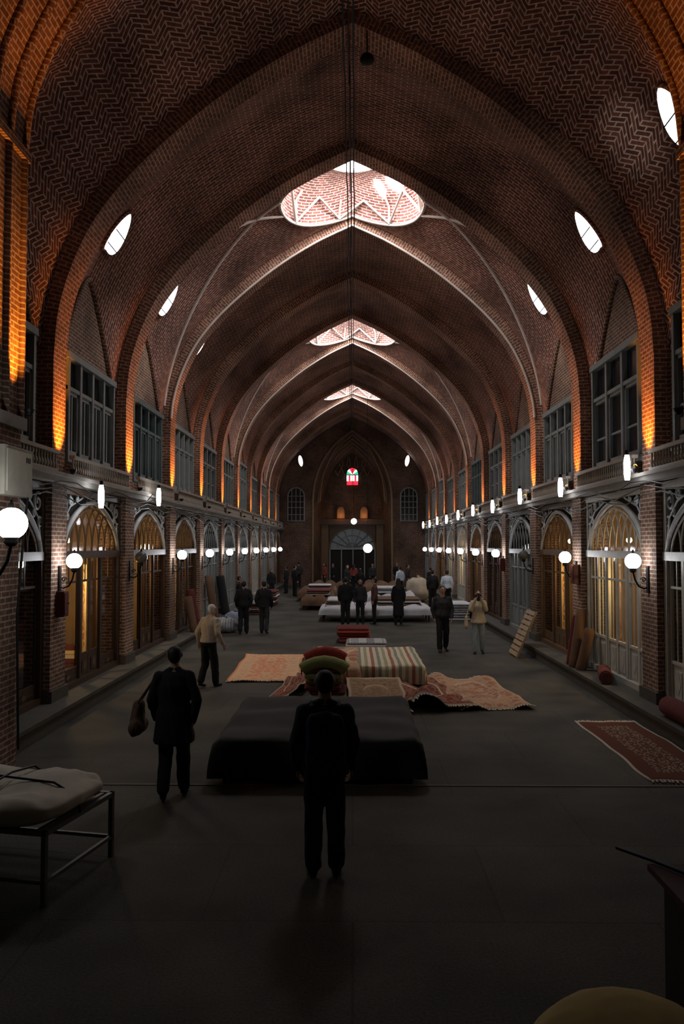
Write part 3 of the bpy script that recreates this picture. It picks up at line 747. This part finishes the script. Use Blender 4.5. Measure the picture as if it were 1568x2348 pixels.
for y in(6.62,7.7): m.box(-4.92,-2.2,y-.02,y+.02,.54,.58); m.box(-4.92,-2.2,y-.015,y+.015,.16,.19)
for x in(-2.22,-4.9): m.box(x-.02,x+.02,6.62,7.7,.54,.58); m.box(x-.015,x+.015,6.62,7.7,.16,.19)
for k in range(12): m.box(-4.9+k*.235,-4.86+k*.235,6.62,7.7,.555,.575)
m.rotz(-2.2,7.7,BA)
m.obj('metal_bench_frame',[plain('worn_steel',(0.16,0.155,0.15),0.5,.4)])
m=MB(); P=[];cx,cy,cz=-3.58,7.10,.67
def qtop(x,y): return .045*abs(math.sin((x+.2)*3.6+.5*y))**.6*abs(math.sin((y+.1)*5.0+.3*x))**.6
for i in range(41):
    a=-pi/2+pi*i/40; row=[]
    for j in range(81):
        t=2*pi*j/80; se=lambda v,p:math.copysign(abs(v)**p,v)
        x=1.38*se(math.cos(a),.3)*se(math.cos(t),.35); y=.64*se(math.cos(a),.3)*se(math.sin(t),.35); z=.09*se(math.sin(a),.8)
        nn=.05*noise.noise(Vector((x*2.3,y*2.3,z*3)))+.02*noise.noise(Vector((x*7,y*7,3)))
        row.append((cx+x+nn,cy+y+nn*.6,cz+z+(qtop(x,y)+nn if z>0 else 0)))
    P.append(row)
m.grid(P,None,0,True)
for x in(-2.95,-3.8,-4.4): m.tube([(x,6.43,.58),(x,6.44,.70),(x,6.6,.80),(x+.02,7.0,.825),(x-.03,7.3,.82),(x,7.6,.80),(x,7.75,.7),(x,7.76,.58)],.011,6,1)
m.tube([(-2.19,7.1,.58),(-2.2,7.1,.70),(-2.45,7.12,.81),(-3.2,7.18,.825),(-4,7.2,.825),(-4.9,7.1,.78)],.011,6,1)
m.rotz(-2.2,7.7,BA)
m.obj('quilt_bundle',[F_quilt,M_iron])
m=MB(); m.box(1.9,3.6,4.2,5.3,.76,.82,0); m.box(1.86,3.64,4.16,5.34,.80,.84,1)
for x in(1.95,3.5):
    for y in(4.25,5.2): m.box(x,x+.06,y,y+.06,0,.78,0)
m.box(1.93,3.55,4.22,5.25,.05,.76,0); m.tube([(1.75,5.6,.85),(1.9,5.35,.86),(2.05,5.1,.86)],.015,5,2)
m.obj('dark_stall_counter',[plain('black_panel',(0.02,0.018,0.017),0.7),plain('dark_red_top',(0.06,0.012,0.01),0.7),M_iron])
def sack(name,c,r,mat,seed):
    m=MB();P=[]
    for i in range(19):
        a=pi*i/18;row=[]
        for j in range(25):
            t=2*pi*j/24; d=1+.15*noise.noise(Vector((math.cos(t)*2+seed,math.sin(t)*2,a*2))); s=math.sin(a)**.6
            row.append((c[0]+r[0]*d*s*math.cos(t),c[1]+r[1]*d*s*math.sin(t),max(.0,c[2]+r[2]*d*math.cos(a))))
        P.append(row)
    m.grid(P,None,0,True); m.tube([(c[0],c[1],c[2]+r[2]*.95),(c[0]+.05,c[1],c[2]+r[2]*1.2)],[.05,.09],8,0); m.obj(name,[mat])
sack('cloth_sack',(-4.15,27.2,.24),(.4,.35,.24),S_grey,1); sack('cloth_sack',(-4.0,28.2,.3),(.35,.4,.3),plain('blue_grey_sack',(0.22,0.26,0.32),.9),2)
sack('cloth_sack',(3.3,42,.6),(.6,.7,.6),F_quilt,3)
# ------------------------------------------------------------ people
SK=plain('skin',(0.40,0.24,0.17),0.6,var=.1); HD=plain('dark_hair',(0.02,0.016,0.013),0.6); HW=plain('white_hair',(0.55,0.55,0.54),0.7)
EY=plain('eye',(0.03,0.02,0.02),0.2); SH=plain('black_shoes',(0.02,0.018,0.016),0.5); LIP=plain('lip',(0.30,0.12,0.10),.6)
def fab(n,c): return plain('cloth_'+n,c,0.92,var=.2,scale=14)
BLK=fab('black',(0.014,0.014,0.015)); NAVY=fab('navy',(0.016,0.02,0.034)); CHAR=fab('charcoal',(0.032,0.032,0.034)); TANSH=fab('tan_shirt',(0.42,0.36,0.29)); BEIGE=fab('beige',(0.50,0.42,0.30)); JEAN=fab('light_jean',(0.26,0.32,0.34)); WSH=fab('pale_blue',(0.50,0.58,0.68)); OLIVE=fab('olive_yellow',(0.66,0.50,0.20)); BAGM=fab('brown_bag',(0.12,0.07,0.045))
import bmesh
_sph=[(math.sin(a)*math.cos(b),math.sin(a)*math.sin(b),math.cos(a)) for a in np.linspace(0,pi,9) for b in np.linspace(0,2*pi,14,endpoint=False)]
def hull_mesh(bm,prim):
    c0,r0,c1,r1=prim[:4]
    b2=bmesh.new()
    for c,r in((c0,r0),(c1,r1)):
        for p in _sph: b2.verts.new((c[0]+p[0]*r[0],c[1]+p[1]*r[1],c[2]+p[2]*r[2]))
    bmesh.ops.remove_doubles(b2,verts=b2.verts,dist=1e-4)
    res=bmesh.ops.convex_hull(b2,input=b2.verts)
    bmesh.ops.delete(b2,geom=list({g for g in res['geom_interior']+res['geom_unused'] if isinstance(g,bmesh.types.BMVert)}),context='VERTS')
    t=bpy.data.meshes.new('t'); b2.to_mesh(t); b2.free(); bm.from_mesh(t); bpy.data.meshes.remove(t)
def r3(r): return (r,r,r) if not isinstance(r,(tuple,list)) else tuple(r)
def body(name,prims,extra,mats,loc,rot,k,vox=.016,wr=.006,seed=0):
    prims=[(np.array(p[0],float),r3(p[1]),np.array(p[2],float),r3(p[3]),p[4]) for p in prims]
    bm=bmesh.new()
    for p in prims: hull_mesh(bm,p)
    me=bpy.data.meshes.new('tmp'); bm.to_mesh(me); bm.free()
    o=bpy.data.objects.new('tmp',me); COL.objects.link(o)
    md=o.modifiers.new('r','REMESH'); md.mode='VOXEL'; md.voxel_size=vox
    ms=o.modifiers.new('s','SMOOTH'); ms.factor=.5; ms.iterations=3
    dg=bpy.context.evaluated_depsgraph_get(); ev=o.evaluated_get(dg); m2=bpy.data.meshes.new_from_object(ev)
    bpy.data.objects.remove(o); bpy.data.meshes.remove(me)
    m2.materials.clear()
    for m in mats: m2.materials.append(m)
    nv=len(m2.vertices); co=np.empty(nv*3,'f'); m2.vertices.foreach_get('co',co); co=co.reshape(-1,3)
    nf=len(m2.polygons); ce=np.empty(nf*3,'f'); m2.polygons.foreach_get('center',ce); ce=ce.reshape(-1,3)
    best=np.full(nf,1e9); mi=np.zeros(nf,int)
    for p in prims:
        for t in np.linspace(0,1,7):
            c=p[0]*(1-t)+p[2]*t; r=np.array(p[1])*(1-t)+np.array(p[3])*t
            q=(ce-c)/r; l=np.linalg.norm(q,axis=1); d=(l-1)*np.linalg.norm(ce-c,axis=1)/np.maximum(l,1e-6)
            kx=d<best; best[kx]=d[kx]; mi[kx]=p[4]
    cl=np.zeros(nv,bool)
    pv=np.empty(len(m2.loops),'i'); m2.loops.foreach_get('vertex_index',pv)
    lt=np.empty(nf,'i'); m2.polygons.foreach_get('loop_total',lt)
    fi=np.repeat(np.arange(nf),lt); cl[pv[(mi[fi]<=1)]]=True
    nr=np.empty(nv*3,'f'); m2.vertices.foreach_get('normal',nr); nr=nr.reshape(-1,3)
    for i in np.nonzero(cl)[0]:
        x,y,z=co[i]; co[i]+=nr[i]*wr*2*noise.noise(Vector((x*11+seed,y*11,z*8+3*math.sin(x*9))))
    m2.vertices.foreach_set('co',co.ravel())
    bm=bmesh.new(); bm.from_mesh(m2)
    for f_,i in zip(bm.faces,mi): f_.material_index=int(i); f_.smooth=True
    for p in extra:
        n0=len(bm.faces); hull_mesh(bm,(np.array(p[0],float),r3(p[1]),np.array(p[2],float),r3(p[3]))); bm.faces.ensure_lookup_table()
        for f_ in bm.faces[n0:]: f_.material_index=p[4]; f_.smooth=True
    bm.to_mesh(m2); bm.free()
    m2.update(); o=bpy.data.objects.new(name,m2); COL.objects.link(o); o.location=loc; o.rotation_euler=(0,0,rot); o.scale=(k,k,k); return o
def human(name,x,y,rot,H,top,legs,hair=HD,stride=.0,lean=0,arms=None,coat=0,shoes=SH,fem=False,vox=.018,longhair=False,hat=None,z=0,headturn=0,seed=0,belly=0,skirt=False,bulk=1.08):
    mats=[top,legs,SK,hair,shoes,EY,LIP]
    k=H/1.75; P=[];E=[]
    def L(p):
        p=Vector(p)
        if lean:
            d=p-Vector((0,0,.95)); a=-lean; d=Vector((d.x,d.y*math.cos(a)-d.z*math.sin(a),d.y*math.sin(a)+d.z*math.cos(a))); p=Vector((0,0,.95))+d
        return tuple(p)
    sw=.92 if fem else 1.0
    B=bulk
    def rb(a,b,c): return (a*B,b*B*1.05,c)
    for s,f_ in((1,1),(-1,-1)):
        st=stride*f_
        hip=(s*.088,0,.90); 
        if st>=0: kn=(s*.095,.02+st*.55,.50+abs(st)*.04); an=(s*.10,st*.95,.10)
        else: kn=(s*.095,.05+st*.25,.50); an=(s*.10,st*1.0,.14)
        P.append((hip,(.092,.105,.10),kn,(.070*B,.075*B,.07),1)); P.append((kn,(.069*B,.073*B,.07),(an[0],an[1],an[2]+.0),(.060*B,.066*B,.05),1))
        fz=0 if st>=0 else .03
        P.append((an,.042,(an[0],an[1]-.02,.042+fz),(.04,.045,.042),4)); P.append(((an[0],an[1]-.02,.04+fz),(.04,.045,.04),(an[0]+s*.015,an[1]+.15,.032),(.042,.05,.032),4))
    P.append((L((0,0,.93)),rb(.158,.118,.11),L((0,0,1.0)),rb(.152,.114,.08),1 if not coat else 0))
    P.append((L((0,0,.97)),rb(.160,.124,.08),L((0,.0,1.12)),rb(.150,.112,.1),0))
    if belly: P.append((L((0,.05,1.03)),(.14,.13,.1),L((0,.05,1.15)),(.14,.12,.1),0))
    P.append((L((0,0,1.12)),rb(.150,.110,.1),L((0,0,1.30)),rb(.176*sw,.124,.11),0))
    P.append((L((0,0,1.30)),rb(.176*sw,.12,.11),L((0,-.01,1.41)),rb(.145*sw,.088,.06),0))
    P.append((L((-.160*sw,-.01,1.405)),(.062,.07,.055),L((.160*sw,-.01,1.405)),(.062,.07,.055),0))
    for s in(-1,1): P.append((L((s*.03,-.015,1.49)),(.05,.05,.03),L((s*.15*sw,-.01,1.42)),(.05,.06,.045),0))
    if coat: P.append((L((0,0,1.02)),rb(.168,.128,.08),(0,stride*.05,coat),rb(.20,.165,.05),0))
    if skirt: P.append(((0,0,.95),(.16,.125,.08),(0,0,.3),(.24,.22,.1),1))
    arms=arms or {}
    for s,nm in((1,'r'),(-1,'l')):
        a=arms.get(nm)
        if a is None:
            q=-stride*s*.6; a=((s*.222*max(1,B*.97),-.03+q*.35,1.13),(s*.222,.05+q*1.0,.89))
        sh=(s*.180*sw,-.01,1.40); el,wr_=L(a[0]),L(a[1]); sh=L(sh)
        P.append((sh,.062*B,el,.053*B,0)); P.append((el,.052*B,wr_,.041,0))
        el,wr_=Vector(el),Vector(wr_); d=(wr_-el).normalized()
        p=Vector((0,1,0)) if abs(d.y)<.8 else Vector((0,0,1)); p=(p-d*p.dot(d)).normalized(); nn=Vector((-s,0,0)); nn=(nn-d*nn.dot(d)-p*nn.dot(p)); nn=nn.normalized() if nn.length>.1 else d.cross(p)
        for j in range(4):
            o_=(j-1.5)*.019; b0=wr_+d*.02+p*o_*.8; b1=wr_+d*.088+p*o_; ln=(.036,.042,.039,.03)[j]
            E.append((b0,.015,b1,.0115,2)); b2=b1+(d*.9+nn*.35).normalized()*ln; b3=b2+(d*.6+nn*.8).normalized()*ln*.8
            E.append((b1,.0105,b2,.0095,2)); E.append((b2,.0095,b3,.008,2))
        t0=wr_+d*.03+p*.026; t1=t0+(d*.7+p*.7).normalized()*.04; E.append((t0,.013,t1,.011,2)); E.append((t1,.011,t1+(d*.95+nn*.2).normalized()*.032,.009,2))
        E.append((wr_-d*.03,.028,wr_+d*.03,(.024,.024,.024),2))
    P.append((L((0,0,1.46)),(.060,.062,.04),L((0,.015,1.57)),(.056,.060,.05),2 if not longhair else 3))
    hc=Vector(L((0,.012,1.645))); ch,sh_=math.cos(headturn),math.sin(headturn)
    def HP(dx,dy,dz): return (hc.x+dx*ch-dy*sh_,hc.y+dx*sh_+dy*ch,hc.z+dz)
    P.append((HP(0,-.005,.015),(.078,.094,.088),HP(0,.035,-.065),(.053,.053,.042),2))
    P.append((HP(0,.098,.0),(.009,.01,.014),HP(0,.112,-.028),(.015,.013,.011),2))
    P.append((HP(0,.075,.028),(.05,.018,.01),HP(0,.075,.03),(.05,.018,.01),2))
    P.append((HP(0,-.022,.032),(.087,.095,.084),HP(0,-.04,-.02),(.078,.072,.06),3))
    for s in(-1,1):
        E.append((HP(s*.080,-.002,.0),(.008,.020,.026),HP(s*.085,-.008,.01),(.009,.018,.022),2))
        E.append((HP(s*.030,.088,.008),(.014,.010,.008),HP(s*.031,.088,.008),(.014,.010,.008),5))
        E.append((HP(s*.018,.093,.028),(.008,.006,.004),HP(s*.045,.084,.028),(.008,.006,.004),3))
    E.append((HP(-.018,.090,-.055),(.008,.008,.005),HP(.018,.090,-.055),(.008,.008,.005),6))
    if longhair: P.append((HP(0,-.045,.0),(.088,.075,.07),L((0,-.09,1.36)),(.11,.055,.06),3))
    if hat:
        mats.append(hat); P.append((HP(0,0,-.02),(.29,.29,.02),HP(0,0,.02),(.26,.26,.06),7)); P.append((HP(0,0,.02),(.26,.26,.05),HP(0,0,.05),(.22,.22,.075),7))
    return body(name,P,E,mats,(x,y,z),rot,k,vox,seed=seed)
cm=human('standing_man',-.24,7.25,.05,1.76,NAVY,BLK,vox=.013,stride=.0,arms={'r':((.245,-.01,1.13),(.235,.10,.90)),'l':((-.245,-.01,1.13),(-.235,.10,.90))},seed=1,bulk=1.2)
bp=body('backpack',[((-.10,-.19,1.02),(.07,.07,.08),(.10,-.19,1.02),(.07,.07,.08),0),((-.10,-.19,1.02),(.07,.07,.08),(-.09,-.18,1.34),(.07,.065,.08),0),((.10,-.19,1.02),(.07,.07,.08),(.09,-.18,1.34),(.07,.065,.08),0),((-.09,-.19,1.34),(.07,.065,.08),(.09,-.19,1.34),(.07,.065,.08),0),((0,-.19,1.02),(.12,.07,.08),(0,-.18,1.36),(.11,.06,.08),0),((-.06,-.25,1.05),(.06,.04,.06),(.06,-.25,1.12),(.06,.04,.06),0)],
  [((-.11,-.1,1.46),.018,(-.12,.06,1.47),.018,0),((.11,-.1,1.46),.018,(.12,.06,1.47),.018,0),((-.12,.06,1.47),.018,(-.13,.13,1.25),.018,0),((.12,.06,1.47),.018,(.13,.13,1.25),.018,0)],[fab('navy_backpack',(0.016,0.024,0.065))],(0,0,0),0,1.0,.013)
bp.parent=cm
human('walking_woman',-2.02,9.45,.1,1.70,BLK,BLK,vox=.014,stride=.16,coat=.66,fem=True,seed=2,hair=HD,bulk=1.22)
body('shoulder_bag',[((-2.44,9.45,.80),(.09,.12,.1),(-2.44,9.5,1.04),(.07,.10,.06),0),((-2.44,9.35,.80),(.08,.1,.1),(-2.44,9.62,.80),(.08,.1,.1),0)],[((-2.42,9.42,1.08),.012,(-2.22,9.45,1.38),.012,0),((-2.42,9.56,1.08),.012,(-2.22,9.47,1.38),.012,0)],[BAGM],(0,0,0),0,1,.015)
human('elderly_man',-2.9,16.75,-.5,1.66,TANSH,BLK,hair=HW,vox=.015,stride=.13,lean=.16,seed=3,arms={'r':((.27,-.06,1.14),(.31,.10,.93)),'l':((-.27,-.05,1.14),(-.30,.06,.91))},belly=1,bulk=1.22)
human('walking_man',-3.5,26.7,.1,1.70,BLK,BLK,stride=.1,seed=4,bulk=1.2); human('walking_man',-2.85,26.8,-.1,1.70,BLK,CHAR,stride=-.12,seed=5,bulk=1.2)
human('walking_man',2.42,22.4,pi+.1,1.75,CHAR,BLK,stride=.10,seed=6,vox=.015,bulk=1.2)
wm=human('photographing_woman',3.32,22.0,pi-.1,1.66,BEIGE,JEAN,fem=True,longhair=True,stride=.03,vox=.015,arms={'r':((.21,.13,1.22),(.07,.22,1.52)),'l':((-.21,.13,1.22),(-.07,.22,1.52))},coat=.86,seed=7,bulk=1.1)
c=MB(); c.box(-.07,.07,.20,.26,1.56,1.65); c.tube([(0,.26,1.60),(0,.32,1.60)],[.035,.032],12); c.box(-.03,.03,.21,.25,1.65,1.67); co=c.obj('camera_body',[M_iron]); co.parent=wm
body('tote_bag',[((3.0,22.0,.74),(.05,.12,.1),(3.0,22.0,.95),(.04,.11,.05),0)],[((3.01,21.95,.98),.01,(3.12,22.0,1.36),.01,0),((3.01,22.07,.98),.01,(3.12,22.02,1.36),.01,0)],[fab('cream_bag',(0.5,0.42,0.3))],(0,0,0),0,1,.016)
human('walking_man',4.2,37,0,1.74,WSH,BLK,stride=.1,seed=8,vox=.022,bulk=1.15); human('walking_man',3.6,37.4,.1,1.74,BLK,BLK,stride=-.1,seed=9,vox=.022,bulk=1.15)
human('standing_man',-.25,29.8,.2,1.70,BLK,BLK,seed=10,vox=.02,bulk=1.2); human('standing_woman',.28,30.0,pi,1.62,CHAR,BLK,fem=True,seed=11,vox=.02,longhair=True); human('standing_man',.80,30.1,pi/2,1.66,fab('maroon',(.12,.06,.05)),BLK,seed=12,vox=.02)
human('standing_woman',1.65,29.9,0,1.66,BLK,BLK,fem=True,longhair=True,coat=.35,seed=13,vox=.02)
RT=fab('red_top',(.25,.05,.04)); 
for i,(x,y,t) in enumerate(((.4,44,BLK),(1.3,54,CHAR),(2.6,45.5,WSH),(-.3,47,BLK),(-3.9,49,BLK),(3.4,51,CHAR),(-1.8,54,RT),(-3.2,46,BLK),(-1.3,56,BLK),(.1,53,RT),(3.0,56,BLK),(-3.6,55.5,CHAR),(-4.2,43,BLK),(4.2,45,BLK))):
    human('distant_shopper',x,y,pi*(i%2)+.3*i,1.62+.04*(i%4),t,BLK,seed=20+i,vox=.028,stride=.08*(i%3-1),longhair=i%3==0,bulk=1.15)
human('standing_vendor',-4.30,31.6,-pi/2,1.68,BLK,BLK,seed=40,vox=.022)
human('woman_in_sun_hat',.70,2.12,.2,1.67,BEIGE,CHAR,fem=True,hat=OLIVE,vox=.014,seed=50,longhair=True)
# ------------------------------------------------------------ light
light('sunbeam','SPOT',(-4.5,11.7,9.1),420,(1,.97,.92),spot_size=math.radians(9),spot_blend=1.0,shadow_soft_size=.05,target=(4.0,12.7,9.2))
w=bpy.data.worlds.new('World'); sc.world=w; w.use_nodes=True; bg=w.node_tree.nodes['Background']; bg.inputs[0].default_value=(1,.92,.74,1); bg.inputs[1].default_value=.0085
cam=bpy.data.cameras.new('cam'); cam.sensor_fit='VERTICAL'; cam.sensor_height=24; cam.lens=1900/2348*24; cam.clip_start=.05; cam.clip_end=200
co=bpy.data.objects.new('camera',cam); COL.objects.link(co); co.location=(0,0,2.85); co.rotation_euler=(math.radians(92.29),0,math.radians(.72)); sc.camera=co
